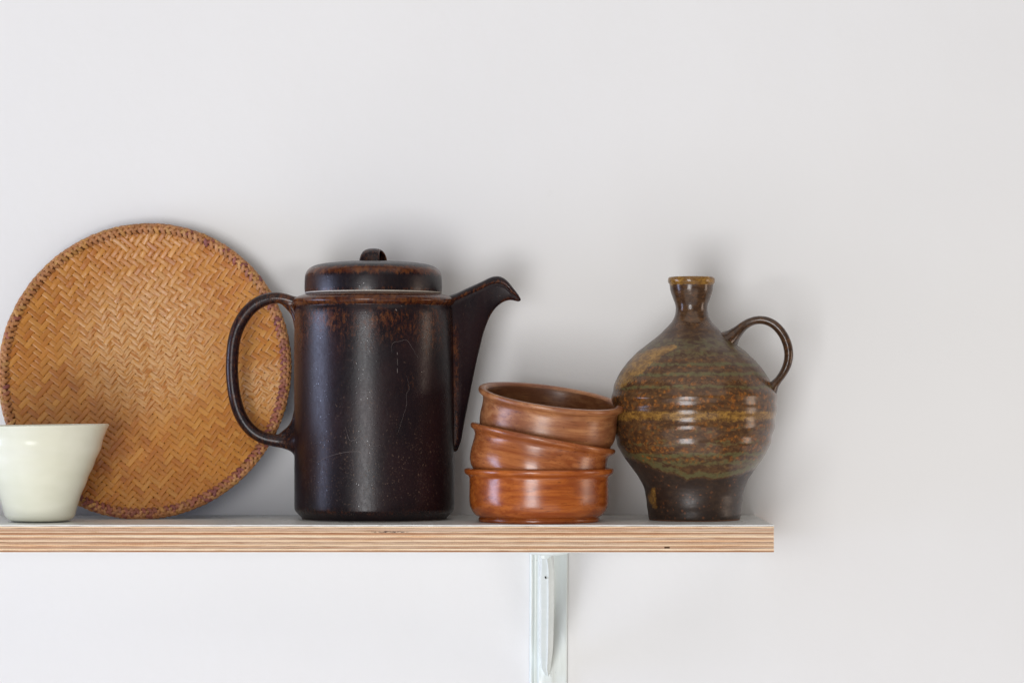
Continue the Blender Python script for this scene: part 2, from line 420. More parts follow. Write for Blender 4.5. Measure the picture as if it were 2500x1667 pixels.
V, F = box(SX0, SX1 - 0.0003, 0.002, WALL_Y - 0.001, -66 * PXF - 0.0005, -66 * PXF - 0.00002)
link('laminate_bottom', mesh('laminate_bottom', V, F, False), M['lam'], shelf)
V, F = box((1622 - 1250) * PXF, (1635 - 1250) * PXF, -0.00012, 0.002, -57.5 * PXF, -53 * PXF)
link('pin_knot', mesh('pin_knot', V, F, False), M['knot'], shelf)

# ------------------------------------------------------------------ shelf bracket
br = thing('shelf_bracket', 'pale green painted steel shelf bracket with a pressed rib under the shelf', 'shelf bracket', (0, 0, 0))
wp = Px(1339, WALL_Y)
zt = -66 * PXF
def extr(sec, z0, z1, n, wob):
    """vertical extrusion of a cross section (px from the left edge, px out of the wall)"""
    V, F = [], []; m = len(sec)
    for i in range(n + 1):
        zz = z0 + (z1 - z0) * i / n
        for (u, d) in sec:
            q = wob * noise.noise((u * 0.13, zz * 40, 2.0))
            tap = (i / n) * 3.0                     # the plate narrows slightly downwards
            V.append(((1293 - 1250 - tap * 0.6 + u * (1 - tap / 94 * 0.8)) * wp.s, WALL_Y - 0.0004 - (d + (2.5 if d > 0 else 0)) * wp.s + q * wp.s, zz))
    for i in range(n):
        for k in range(m - 1):
            a = i * m + k
            F.append((a, a + m, a + m + 1, a + 1))
    return V, F
sec = [(0, 0), (0.3, 4), (1.5, 7), (4, 8.5), (7, 8), (9.5, 5.0), (12, 2.4), (15, 2.4), (19, 5.0), (22, 9), (24, 9.8), (40, 10), (56, 9.6), (60, 8.2), (66, 6.6), (76, 6), (90, 5.8), (92.5, 5), (93.6, 3), (94, 0)]
sec = crom(sec, 3)
V, F = extr(sec, zt - 0.0004, -0.225, 60, 0.8)
link('wall_plate', mesh('wall_plate', V, F), M['bracket'], br)
# arm under the shelf
V, F = [], []
ax = (1341.5 - 1250) * PXF; aw = 51 * PXF
prof = crom([(-1.0, 0.0), (-1.0, -1.2), (-0.95, -4), (-0.80, -7), (-0.5, -8.6), (0, -9.2), (0.5, -8.6), (0.80, -6.4), (0.95, -3.5), (1.0, -1.2), (1.0, 0.0)], 3)
ys = [0.004, 0.0046, 0.006, 0.009, 0.02, 0.06, 0.10, 0.1475]
sc_ = [0.80, 0.90, 0.97, 1, 1, 1, 1, 1]
for y, q in zip(ys, sc_):
    for (u, d) in prof: V.append((ax + u * aw * (1 - (1 - q) * 0.25), y, zt - 0.0002 + d * PXF * q))
m = len(prof)
for i in range(len(ys) - 1):
    for k in range(m - 1):
        a = i * m + k; F.append((a, a + 1, a + m + 1, a + m))
F.append(tuple(range(m - 1, -1, -1)))
link('arm', mesh('arm', V, F), M['bracket'], br)
# diagonal brace: a pressed hollow rib running from the arm's front down to the plate
V, F = [], []
n = 60
secb = crom([(-1.0, 0.0), (-0.98, 0.42), (-0.88, 0.74), (-0.6, 0.80), (0.05, 0.84), (0.2, 1.0), (0.32, 0.86), (0.62, 0.52), (0.93, 0.30), (1.0, 0.0)], 3)
m = len(secb)
for i in range(n + 1):
    t = i / n
    y = 0.012 + (WALL_Y - 0.003 - 0.012) * t
    s = (CAM_D + y) / F_PX
    py = interp([(0, 1356), (1, 1652)], t); zc = CAM_Z - (py - HOR) * s
    left = interp([(0, 1320), (0.10, 1319), (0.17, 1316.5), (0.26, 1317), (0.4, 1318), (0.7, 1317), (0.9, 1320), (0.97, 1330), (1, 1339)], t)
    right = interp([(0, 1346), (0.05, 1350), (0.12, 1353.5), (0.3, 1353.5), (0.6, 1352), (0.75, 1351), (0.9, 1346), (0.97, 1343), (1, 1341)], t)
    left += 0.5 * noise.noise((t * 14, 0, 5)); right += 0.5 * noise.noise((t * 11, 3, 5))
    cx, hw = (left + right) / 2, (right - left) / 2
    dep = 0.55 * hw * s + 0.002
    # out of the brace = towards the viewer and down
    od = Vector((0, -0.62, -0.50)).normalized()
    for (u, d) in secb:
        V.append(Vector(((cx - 1250 + u * hw) * s, y + 0.004, zc)) + od * (d * dep) - Vector((0, -0.62, -0.5)).normalized() * (0.010 if d == 0.0 else 0.0))
for i in range(n):
    for k in range(m - 1):
        a = i * m + k; F.append((a, a + m, a + m + 1, a + 1))
link('brace', mesh('brace', V, F), M['bracket'], br)
V, F = [], []
hs = (CAM_D + 0.0318) / F_PX
pts = [(1333.5, 1401), (1333.5, 1413), (1331.2, 1411.5), (1329.9, 1409), (1329.6, 1406.5), (1330.2, 1403.5), (1331.6, 1401.6)]
for dy in (0, 0.003):
    for (px, py) in pts: V.append(((px - 1250) * hs, 0.0318 + dy, CAM_Z - (py - HOR) * hs))
k = len(pts)
F = [tuple(range(k))] + [(i, (i + 1) % k, k + (i + 1) % k, k + i) for i in range(k)]
link('pressed_hole', mesh('pressed_hole', V, F, False), M['hole'], br)

# ------------------------------------------------------------------ woven tray
TY = 0.1005
tp = Px(356, TY)
LEAN = R_(14.0)
RX, RZ = 0.1030, 0.1072
tray = thing('woven_tray', 'round woven bamboo tray with a braided rim leaning on the wall behind the cream cup', 'tray', ((356 - 1250) * 0.2897e-3, TY, -0.0038))
tray.rotation_euler = (-LEAN, 0, 0)
RT = 0.0034                                   # rim tube radius
CZ = RZ - 0.0004
IX, IZ = RX - 2 * RT + 0.0014, RZ - 2 * RT + 0.0014
def dish(x, zz):
    q = math.sqrt((x / IX) ** 2 + (zz / IZ) ** 2)
    return -0.0185 * max(0, q) ** 2.1 + 0.0012 * noise.noise((x * 22, zz * 22, 3))
SW = 0.00405
AL = R_(36)
dA = Vector((math.cos(AL), -math.sin(AL))); dB = Vector((math.sin(AL), math.cos(AL)))
NH = 29
straw_cols = [(0.50, 0.205, 0.035), (0.51, 0.210, 0.037), (0.48, 0.188, 0.031), (0.53, 0.228, 0.043), (0.47, 0.178, 0.029), (0.43, 0.150, 0.024), (0.54, 0.242, 0.050), (0.49, 0.195, 0.033), (0.45, 0.165, 0.027)]
def strip(fam, i):
    d, nrm = (dA, dB) if fam == 0 else (dB, dA)
    c = (i + 0.5) * SW
    sub = 5
    V, F, UV = [], [], []
    cross = [(-0.5, -0.00026), (-0.46, -0.00002), (-0.2, 0.00008), (0.2, 0.00008), (0.46, -0.00002), (0.5, -0.00026)]
    rows = 0
    wv = 0.93 + 0.10 * noise.noise((i * 3.7, fam * 9.1, 0))
    for k in range(-NH * sub, NH * sub + 1):
        t = k / sub * SW
        cc = c + 0.00045 * noise.noise((t * 45, i * 0.9, fam * 5.0 + 1))
        pt = d * t + nrm * cc
        if (pt.x / IX) ** 2 + (pt.y / IZ) ** 2 > 1.0: continue
        f = k / sub - 0.5; j0 = math.floor(f); fr = f - j0
        def hh(j):
            I, J = (i, j) if fam == 0 else (j, i)
            ofs = (1 if J > 8 else 0) + (1 if J > 19 else 0) + (2 if I < -13 else 0) + (1 if I > 16 else 0) + (3 if J < -17 else 0)
            over = ((I + J + ofs if I < 11 else I - J + ofs) % 4) in (0, 1)
            if fam == 1: over = not over
            return 1.0 if over else -1.0
        a, b = hh(j0), hh(j0 + 1)
        q = ss(0.12, 0.88, fr)
        h = 0.00016 * (a + (b - a) * q) + 0.00018 * noise.noise((t * 130, i * 1.7, fam * 3.3))
        if a == b == 1.0: h += 0.00016 * math.sin(math.pi * fr)
        tilt = 0.00026 * noise.noise((i * 5.1, j0 * 2.3, fam * 7.7))
        nar = (0.07 if fam == 0 else 0.02) * ss(0.62, 0.95, math.hypot(pt.x / IX, pt.y / IZ)) * (1 if pt.x + 0.7 * abs(pt.y) > 0.02 else 0.3)
        for (u, e) in cross:
            p = pt + nrm * (u * SW * (wv - nar))
            V.append((p.x, dish(p.x, p.y) - (h + e + tilt * u * 2), CZ + p.y))
            UV.append((t * 1.0, u * SW))
        rows += 1
    if rows < 4: return None
    m = len(cross)
    for r in range(rows - 1):
        for k in range(m - 1):
            a = r * m + k
            F.append((a, a + m, a + m + 1, a + 1))
        F.append((r * m + m - 1, r * m + 2 * m - 1, r * m + m, r * m))
    if fam == 1: F = [tuple(reversed(f)) for f in F]
    rnd = random.Random(i * 13 + fam * 977)
    col = rnd.choice(straw_cols); q_ = rnd.uniform(0.95, 1.07)
    if fam == 0: col = tuple(v * k for v, k in zip(col, (0.97, 0.95, 0.93)))
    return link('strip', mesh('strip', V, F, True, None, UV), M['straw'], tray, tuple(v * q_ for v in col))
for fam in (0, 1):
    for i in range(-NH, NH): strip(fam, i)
# backing layer behind the weave
V, F = [(0, 0.0025, CZ)], []
for r in range(1, 9):
    for k in range(64):
        th = 2 * math.pi * k / 64; q = r / 8
        x, zz = IX * q * math.cos(th), IZ * q * math.sin(th)
        V.append((x, dish(x, zz) + 0.0018, CZ + zz))
for k in range(64):
    F.append((0, 1 + (k + 1) % 64, 1 + k))
    for r in range(7):
        a, b = 1 + r * 64, 1 + (r + 1) * 64; l = (k + 1) % 64
        F.append((a + k, a + l, b + l, b + k))
link('backing', mesh('backing', V, F), M['back'], tray)
# rim: a dark cane core carrying the braid
def rim_pt(th, ph, extra=0.0):
    """th round the tray, ph round the rim tube (0 = outward, 90 deg = towards the viewer)"""
    ex, ez = (RX - RT) * math.cos(th), (RZ - RT) * math.sin(th)
    on = Vector((math.cos(th) / RX, 0, math.sin(th) / RZ)).normalized()
    r = RT + extra
    return Vector((ex, -0.0178, CZ + ez)) + on * (r * math.cos(ph)) + Vector((0, -1, 0)) * (r * math.sin(ph)), on
V, F = [], []
NT, NP = 200, 12
for i in range(NT):
    for k in range(NP): V.append(rim_pt(2 * math.pi * i / NT, 2 * math.pi * k / NP, -0.0007)[0])
for i in range(NT):
    for k in range(NP):
        j, l = (i + 1) % NT, (k + 1) % NP
        F.append((i * NP + k, i * NP + l, j * NP + l, j * NP + k))
rim = link('rim', mesh('rim', V, F), M['core'], tray)
# one braid stitch: a plump leaf lying along x, proud along z
def leaf(L, Wd, T):
    V, F = [], []
    nu, nv = 7, 6
    for i in range(nu):
        t = i / (nu - 1); u = -1 + 2 * t
        w = Wd * (1 - abs(u) ** 3.0) ** 0.6 + 0.00008
        for k in range(nv):
            a = math.pi * 2 * k / nv
            V.append((u * L, math.cos(a) * w, math.sin(a) * T * (1 - 0.55 * u * u) - 0.30 * T * u * u))
    for i in range(nu - 1):
        for k in range(nv):
            l = (k + 1) % nv
            F.append((i * nv + k, (i + 1) * nv + k, (i + 1) * nv + l, i * nv + l))
    return V, F
def stitch_frame(th, ph, ang, off):
    p, on = rim_pt(th, ph, off)
    tan = Vector((-(RX) * math.sin(th), 0, RZ * math.cos(th))).normalized()
    up = (on * math.cos(ph) + Vector((0, -1, 0)) * math.sin(ph)).normalized()
    side = up.cross(tan).normalized()
    x = tan * math.cos(ang) + side * math.sin(ang); y = up.cross(x)
    return Matrix(((x.x, y.x, up.x, p.x), (x.y, y.y, up.y, p.y), (x.z, y.z, up.z, p.z), (0, 0, 0, 1)))
Vl, Fl = leaf(0.0034, 0.00155, 0.00080)
leaf_me = mesh('stitch', Vl, Fl, True, dict(tr=[1.0] * len(Vl), tg=[1.0] * len(Vl), tb=[1.0] * len(Vl)))
leaf_me.materials.append(M['braid'])
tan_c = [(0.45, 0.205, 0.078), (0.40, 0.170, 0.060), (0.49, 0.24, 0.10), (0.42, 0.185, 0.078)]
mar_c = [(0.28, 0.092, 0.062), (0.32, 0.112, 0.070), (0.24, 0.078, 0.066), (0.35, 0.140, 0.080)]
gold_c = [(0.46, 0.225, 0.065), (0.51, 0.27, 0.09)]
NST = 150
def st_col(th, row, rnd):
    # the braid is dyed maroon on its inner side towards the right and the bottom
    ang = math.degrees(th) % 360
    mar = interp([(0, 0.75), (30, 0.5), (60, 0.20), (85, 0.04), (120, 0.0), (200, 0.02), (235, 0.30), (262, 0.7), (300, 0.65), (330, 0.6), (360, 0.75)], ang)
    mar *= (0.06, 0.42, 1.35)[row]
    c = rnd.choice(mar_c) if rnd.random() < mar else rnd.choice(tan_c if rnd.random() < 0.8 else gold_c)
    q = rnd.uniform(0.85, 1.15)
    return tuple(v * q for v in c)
rs = random.Random(3)
def st_place(i, row):
    th = 2 * math.pi * (i + (0.0, 0.5, 0.15)[row] + rs.uniform(-0.06, 0.06)) / NST
    ph = R_((36, 80, 125)[row] + rs.uniform(-5, 5)); an = R_((-36, 38, -62)[row] + rs.uniform(-5, 5))
    return th, stitch_frame(th, ph, an, rs.uniform(-0.0004, 0.0001))
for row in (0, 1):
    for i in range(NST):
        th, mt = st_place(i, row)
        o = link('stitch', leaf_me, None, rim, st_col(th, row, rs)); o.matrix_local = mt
V, F, T = [], [], [[], [], []]
def more(mt, c):
    b = len(V)
    V.extend(mt @ Vector(v) for v in Vl); F.extend(tuple(b + q for q in f) for f in Fl)
    for k in range(3): T[k].extend([c[k]] * len(Vl))
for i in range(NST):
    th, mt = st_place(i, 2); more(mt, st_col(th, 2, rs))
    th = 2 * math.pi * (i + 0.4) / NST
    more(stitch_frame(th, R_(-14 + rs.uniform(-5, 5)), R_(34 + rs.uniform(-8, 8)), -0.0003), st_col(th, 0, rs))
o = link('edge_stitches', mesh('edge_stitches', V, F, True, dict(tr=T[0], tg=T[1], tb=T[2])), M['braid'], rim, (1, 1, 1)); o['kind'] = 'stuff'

# ------------------------------------------------------------------ cream cup
cp = Px(97.5, 0.047)
cup = thing('ceramic_cup', 'cream glazed flaring ceramic cup in front of the woven tray', 'cup', cp.loc)
op = [(1276, 0), (1275.5, 40), (1275, 62), (1273, 72), (1269, 79), (1262, 84.5), (1252, 87.5), (1240, 90.8), (1215, 98.4), (1185, 110.6), (1154, 123), (1126, 135), (1096, 147.5), (1068, 156), (1052, 162), (1043, 167), (1039.5, 168.6), (1038.2, 167.6), (1039, 165), (1050, 158), (1080, 147), (1130, 128), (1190, 104), (1240, 84), (1256, 70), (1262, 45), (1263, 0)]
bz = cp.base
prof = [(max(1e-5, cp.r(r)), max(0.0003 if py < 1275 else 0.0002, (min(py, 1276) and (1276 - py)) * cp.s + 0.0002)) for py, r in op]
sh = (1276 - bz)                                   # the photograph shows the front of the base ring lower than its axis
prof = [(r, zz * (bz - 1038.2) / (1276 - 1038.2)) for r, zz in prof]
prof = crom(prof, 6)
def cupfn(r, zz, th):
    q = ss(0.0, 0.065, zz)
    return r * (1 + 0.006 * q * math.sin(2 * th + 0.8)) + 0.00022 * math.sin(zz * 520 + 1.2 * math.sin(th)) * ss(0.012, 0.03, zz) * (1 - ss(0.055, 0.065, zz)) * (1 if r > 0.02 else 0)
V, F = lathe(prof, 144, cupfn)
V = [(x, y, zz + 0.0006 * (x / 0.047) * ss(0.05, 0.066, zz)) for x, y, zz in V]
link('cup_body', mesh('cup_body', V, F), M['cup'], cup)

# ------------------------------------------------------------------ coffee pot
pp = Px(914, 0.0865)
pot = thing('coffee_pot', 'tall dark brown stoneware coffee pot with loop handle, beaked spout and lid', 'coffee pot', pp.loc)
def rustmap(py, th=0.0):
    v = interp([(700, 0.75), (728, 0.8), (745, 0.75), (751, 0.18), (762, 0.30), (775, 0.42), (800, 0.38), (830, 0.25), (860, 0.14), (900, 0.07), (960, 0.04), (1225, 0.03), (1236, 0.22), (1243, 0.30), (1256, 0.16), (1262, 0.02)], py)
    if 755 < py < 960:
        v += 0.20 * noise.noise((math.sin(th) * 3.2, math.cos(th) * 3.2, py * 0.012))
    return max(0, v)
B = pp.base
op = [(B - 0.6, 0), (B - 0.6, 120), (B - 0.6, 172), (B - 3, 176.5), (1260, 179), (1254.5, 184.5), (1249, 190), (1243, 193.6), (1234, 195), (1200, 195.2), (1100, 195.2), (1000, 195.2), (900, 195.2), (820, 195), (775, 194.6), (758, 193.6), (750.5, 191.6), (747.5, 191.6), (745, 194.5), (741, 198), (736.5, 199.4), (732, 198), (728, 194), (724.5, 187), (721, 176), (718.5, 168), (717.3, 160), (716.5, 158), (712, 157.5), (706, 157)]
prof = []
for a, b in zip(op, op[1:]):
    k = max(3, int(abs(a[0] - b[0]) / 5))
    prof += [(a, b, i / k) for i in range(k)]
pr = crom(op, 8)
# even out long straight spans so that the glaze attributes have vertices to live on
fine = [pr[0]]
for a, b in zip(pr, pr[1:]):
    k = max(1, int(abs(b[0] - a[0]) / 3.0))
    for i in range(1, k + 1): fine.append(tuple(u + (v - u) * i / k for u, v in zip(a, b)))
SEG = 200
V, F = lathe([(max(1e-5, pp.r(r)), pp.z(py)) for py, r in fine], SEG)
ru = []; sc2 = []
for py, r in fine:
    for k in range(SEG):
        th = 2 * math.pi * k / SEG
        v = rustmap(py, th)
        left = max(0, -math.sin(th))
        if 760 < py < 1250: v = max(v, 0.42 * ss(0.955, 0.995, left))
        ru.append(v)
        px_ = 914 + r * math.sin(th); fr_ = 1.0 if math.cos(th) > 0 else 0.0
        blob = max(math.exp(-((px_ - 868) / 26) ** 2 - ((py - 1062) / 30) ** 2), 0.8 * math.exp(-((px_ - 782) / 18) ** 2 - ((py - 1160) / 22) ** 2), 0.9 * math.exp(-((px_ - 960) / 55) ** 2 - ((py - 1165) / 28) ** 2))
        sc2.append(0.9 * fr_ * blob + interp([(900, 0), (1020, 0.35), (1090, 0.8), (1150, 1.0), (1215, 0.8), (1235, 0.2)], py))
link('pot_body', mesh('pot_body', V, F, True, dict(rust=ru, scuff=sc2)), M['pot'], pot)
V, F = lathe([(pp.r(173), pp.z(B - 0.5)), (pp.r(176.3), pp.z(B - 0.4)), (pp.r(176.8), pp.z(B - 2.4)), (pp.r(173), pp.z(B - 2.6))], 128, None, True)
link('foot_ring', mesh('foot_ring', V, F), M['raw'], pot)

def pw(px, py, yo=0.0): return Vector((pp.x(px), yo, pp.z(py)))
# handle
hz = [(735, 736), (722, 735.5), (712, 734), (702, 731), (692, 728.5), (680, 727), (666, 727.6), (650, 731), (634, 737.5), (618, 748), (602, 764), (588, 785), (577, 810), (570, 840), (567, 875), (566.5, 910), (570, 950), (577, 985), (588, 1015), (604, 1040), (624, 1058.5), (648, 1070), (672, 1075), (694, 1077), (712, 1077.5), (726, 1078)]
hr = [(11, 14), (11, 14.5), (11.5, 15), (11.8, 15), (12.2, 15.2), (12.8, 15.5), (13.4, 16), (14, 16.5), (14.5, 17), (14.8, 17), (15, 17), (15, 17), (14.8, 17), (14.6, 17), (14.6, 17), (14.6, 17), (14.6, 17), (14.6, 17), (14.4, 17), (14.2, 17), (14, 17), (14, 17), (14.6, 17.5), (17, 20), (24, 26), (36, 36)]
pr = crom([(*a, *b) for a, b in zip(hz, hr)], 5)
V, F = sweep([pw(a[0], a[1]) for a in pr], [(pp.r(a[2] * 1.07), pp.r(a[3] * 1.07)) for a in pr], None, 28)
# fillets where the handle meets the body
for wb in ([(676, 733, 6, 9), (690, 735, 9, 11), (702, 741, 12, 13), (712, 750, 13, 15), (719, 762, 11, 16), (722.5, 778, 8.5, 17), (724, 798, 6, 18), (724.5, 828, 3, 16)],
           [(725, 978, 3, 14), (724.5, 1006, 8, 15), (722, 1028, 11, 15), (715, 1043, 12, 14), (703, 1053, 10, 13), (686, 1063, 7, 11)],
           [(726, 1000, 5, 13), (723.5, 1036, 13, 16), (718, 1053, 14, 17), (704, 1064, 11, 16), (690, 1071, 8, 14)],
           [(684, 1077, 8, 12), (700, 1080, 10, 14), (714, 1088, 11, 15), (721.5, 1103, 7, 16), (724.5, 1124, 3, 15)]):
    pr2 = crom(wb, 5)
    V2, F2 = sweep([pw(a[0], a[1]) for a in pr2], [(pp.r(a[2]), pp.r(a[3])) for a in pr2], None, 20)
    b = len(V); V += V2; F += [tuple(b + q for q in f) for f in F2]
V, F = fuse(V, F, 0.0007, 12)
ru = []
for v in V:
    px = v.x / pp.s + 914; py = B - v.z / pp.s
    q = interp([(560, 0.30), (640, 0.32), (668, 0.42), (684, 0.66), (700, 0.7), (724, 0.6)], px) if py < 860 else interp([(560, 0.28), (640, 0.32), (700, 0.42), (724, 0.15)], px)
    ru.append(q)
link('handle', mesh('handle', V, F, True, dict(rust=ru, scuff=[0.0] * len(V))), M['pot'], pot)
# spout
top = [(1050, 727), (1078, 724.5), (1095, 722), (1106, 719), (1114, 716), (1130, 708.5), (1146, 701), (1162, 694), (1178, 686.5), (1190, 680.5), (1199, 676.6), (1208, 674.6), (1217, 674.4), (1226, 677), (1235, 682.5), (1244, 691.5), (1252, 701.5), (1259, 710.5), (1265, 718.5), (1269.5, 726), (1271.6, 731)]
bot = [(1050, 1104), (1108, 1102), (1117, 1098), (1121, 1088), (1127, 1071), (1133, 1034), (1141, 994), (1149, 953), (1157, 914), (1165, 876), (1173, 843), (1180, 815), (1188, 792), (1197, 771), (1206, 757), (1215, 747), (1224, 740), (1233, 735.4), (1242, 733), (1250, 733), (1258, 734.6), (1264, 736), (1268, 735.6), (1271.6, 732.5)]
wid = [(1050, 42), (1095, 40), (1110, 36), (1140, 28), (1180, 21), (1220, 17), (1245, 14.5), (1260, 11), (1268, 7), (1271.6, 1.5)]
NU = 44
V, F, ru = [], [], []
xs = [1050 + (1271.6 - 1050) * (1 - (1 - i / 95) ** 1.35) for i in range(96)]
tsm, bsm = crom(top, 6), crom(bot, 6)
for px in xs:
    t0, b0, w0 = interp(tsm, px), interp(bsm, px), interp(wid, px)
    h = b0 - t0
    hb = min(19.0, 0.55 * h)
    side = []
    for k in range(NU + 1):
        q = k / NU
        if q <= 0.42:
            u = hb * (0.5 - 0.5 * math.cos(math.pi * q / 0.42)); 
        else:
            u = hb + (h - hb) * ((q - 0.42) / 0.58) ** 1.15
        e = max(0.0, min(1.0, abs(1 - 2 * min(u, hb) / (hb * 1.25))))
        if u < hb * 0.62: half = w0 * (1 - e ** 2.6) ** 0.45 if u < hb * 0.62 else w0
        else: half = w0
        if u >= hb * 0.62:
            v = (u - hb * 0.62) / max(1e-6, h - hb * 0.62)
            half = w0 * (max(0.0, 1 - v) ** 0.62) * 1.0
            half -= 2.4 * math.exp(-((u - hb * 1.0) / 3.5) ** 2) * min(1, w0 / 15)
        side.append((u, max(0.0, half)))
    ring = [(u, hf) for u, hf in side] + [(u, -hf) for u, hf in reversed(side[1:-1])]
    for u, hf in ring:
        V.append(pw(px, t0 + u, -pp.r(hf)))
        uu = u if b0 - t0 - u > 0 else u
        g1 = math.exp(-((u - hb * 0.72) / (hb * 0.30)) ** 2) * 0.62
        g2 = 0.38 * ss(1168, 1180, px) * ss(14, 4, h - u)      # glaze thins along the throat
        g4 = 0.55 * ss(1215, 1230, px) * ss(1268, 1255, px) * ss(12, 3, h - u)
        g3 = 0.55 * ss(1132 - max(0, (u - 40)) * 0.02, 1112, px) * ss(45, 110, u)
        ru.append(max(g1, g2, g3, g4))
m = 2 * NU
for i in range(len(xs) - 1):
    for k in range(m):
        l = (k + 1) % m
        F.append((i * m + k, i * m + l, (i + 1) * m + l, (i + 1) * m + k))
F.append(tuple(range((len(xs) - 1) * m, len(xs) * m)))
link('spout', mesh('spout', V, F, True, dict(rust=ru, scuff=[0.15] * len(V))), M['pot'], pot)
# lid
op = [(707, 0), (708, 120), (714, 150), (716.2, 160), (716.4, 163.5), (715, 166.2), (711, 167.2), (700, 167.6), (688, 167.4), (676, 166.6), (668, 164.8), (660, 160.5), (653, 152), (648, 140), (644.5, 124), (641.5, 100), (639.5, 70), (638.6, 35), (638.4, 0)]
pr = crom(op, 8)
V, F = lathe([(max(1e-5, pp.r(r)), pp.z(py), pp.x(911.5)) for py, r in pr], 180)
ru = []
for py, r in pr:
    for k in range(180):
        th = 2 * math.pi * k / 180
        q = py + 4 * noise.noise((math.sin(th) * 30, math.cos(th) * 30, 0)) + 3 * noise.noise((math.sin(th) * 9, math.cos(th) * 9, 2))
        ru.append(interp([(640, 0.0), (652, 0.05), (657, 0.80), (663, 0.95), (669, 0.75), (676, 0.25), (682, 0.05), (690, 0.0), (704, 0.0), (708, 0.32), (712, 0.42), (716, 0.2)], q))
lid = link('lid', mesh('lid', V, F, True, dict(rust=ru, scuff=[0.0] * len(V))), M['pot'], pot)
V, F = lathe([(pp.r(160), pp.z(716.9), pp.x(911.5)), (pp.r(164.6), pp.z(717.2), pp.x(911.5)), (pp.r(167.0), pp.z(716.2), pp.x(911.5)), (pp.r(166.8), pp.z(713.9), pp.x(911.5)), (pp.r(162), pp.z(713.6), pp.x(911.5))], 160, None, True)
link('lid_edge', mesh('lid_edge', V, F), M['raw'], lid)
# lid knob: a broad strap bent into an arch, turned a little away from the viewer
V, F, ru = [], [], []
Wk, Dk, Hk = 25.5, 33.0, 40.0
rotk = R_(15)
cxk = 911.5
arc = []
for i in range(33):
    a = math.pi * i / 32
    arc.append((-math.cos(a), math.sin(a)))
NC = 20
for i, (cy, cz) in enumerate(arc):
    for k in range(NC):
        th = 2 * math.pi * k / NC
        ux = math.copysign(abs(math.cos(th)) ** 0.7, math.cos(th)); uz = math.copysign(abs(math.sin(th)) ** 0.8, math.sin(th))
        wloc = Wk * (1 - 0.22 * max(0, cz) ** 2)
        x = wloc * ux; rr = 5.8 * uz * (1 - 0.25 * ux * ux)
        yy = cy * (Dk + rr); zz = cz ** 0.85 * (Hk - 6 + rr) if cz > 0 else 0
        X = x * math.cos(rotk) + yy * math.sin(rotk); Y = -x * math.sin(rotk) * -1.0 * -1.0 + yy * math.cos(rotk)
        V.append(Vector((pp.x(cxk + X), pp.r(Y), pp.z(646 - zz))))
        ru.append(0.36 + 0.30 * ss(0.85, 1.0, abs(ux)))
for i in range(len(arc) - 1):
    for k in range(NC):
        l = (k + 1) % NC
        F.append((i * NC + k, (i + 1) * NC + k, (i + 1) * NC + l, i * NC + l))
link('knob', mesh('knob', V, F, True, dict(rust=ru, scuff=[0.0] * len(V))), M['pot'], lid)
# scratches in the glaze: thin slivers lying on the body
def z3(x, y): return 540 + x / 3.136, 580 + y / 3.136
def z4(x, y): return 540 + x / 3.136, 950 + y / 3.136
scr = [([z3(*p) for p in ((1335, 890), (1330, 850), (1345, 815), (1390, 805), (1440, 795), (1480, 850), (1530, 935))], 0.36),
       ([z3(1372, 885), z3(1373, 905)], 1.1), ([z3(1373, 930), z3(1374, 985)], 0.6), ([z3(1373, 1005), z3(1374, 1040)], 1.1),
       ([z3(*p) for p in ((1440, 1060), (1460, 1150), (1440, 1200), (1440, 1280), (1410, 1380), (1380, 1480))], 0.30),
       ([z4(*p) for p in ((985, 280), (1000, 330), (1020, 380), (1060, 375), (1100, 350), (1160, 420), (1250, 415))], 0.6),
       ([z4(*p) for p in ((765, 550), (850, 505), (980, 470), (1095, 465), (1110, 500), (1170, 590))], 0.6),
       ([z4(*p) for p in ((1165, 440), (1180, 520), (1165, 560))], 0.6), ([z3(1360, 565), z3(1372, 578)], 1.8), ([z3(1402, 540), z3(1408, 545)], 0.9)]
rq = random.Random(11)
for k in range(24):
    a = rq.gauss(868, 120); b_ = rq.choice([rq.uniform(1040, 1215), rq.gauss(1165, 40)])
    if not 740 < a < 1090 or b_ > 1225: continue
    L = rq.uniform(1, 4); q = rq.uniform(0, 3.14)
    scr.append(([(a, b_), (a + L * math.cos(q), b_ + L * math.sin(q))], rq.uniform(0.25, 0.55)))
for pts, wpx in scr:
    pth = crom([(float(a), float(b)) for a, b in pts], 8)
    V, F = [], []
    for i, (a, b) in enumerate(pth):
        a0, b0 = pth[max(0, i - 1)]; a1, b1 = pth[min(len(pth) - 1, i + 1)]
        L = math.hypot(a1 - a0, b1 - b0) or 1
        ww = 0.5 * wpx * (0.35 + 0.65 * math.sin(math.pi * min(0.92, max(0.08, i / (len(pth) - 1)))))
        nx_, ny_ = -(b1 - b0) / L * ww, (a1 - a0) / L * ww
        for sgn in (-1, 0, 1):
            aa, bb = a + sgn * nx_, b + sgn * ny_
            th = math.asin(max(-1, min(1, (aa - 914) / 195.2)))
            rr = pp.r(195.2 if bb > 780 else 194.4) + (0.00005 if sgn == 0 else -0.00001)
            V.append((rr * math.sin(th), -rr * math.cos(th), pp.z(bb)))
    for i in range(len(pth) - 1):
        for k in (0, 1): F.append((i * 3 + k, i * 3 + k + 1, i * 3 + k + 4, i * 3 + k + 3))
    link('scratch', mesh('scratch', V, F), M['scratch'], pot)

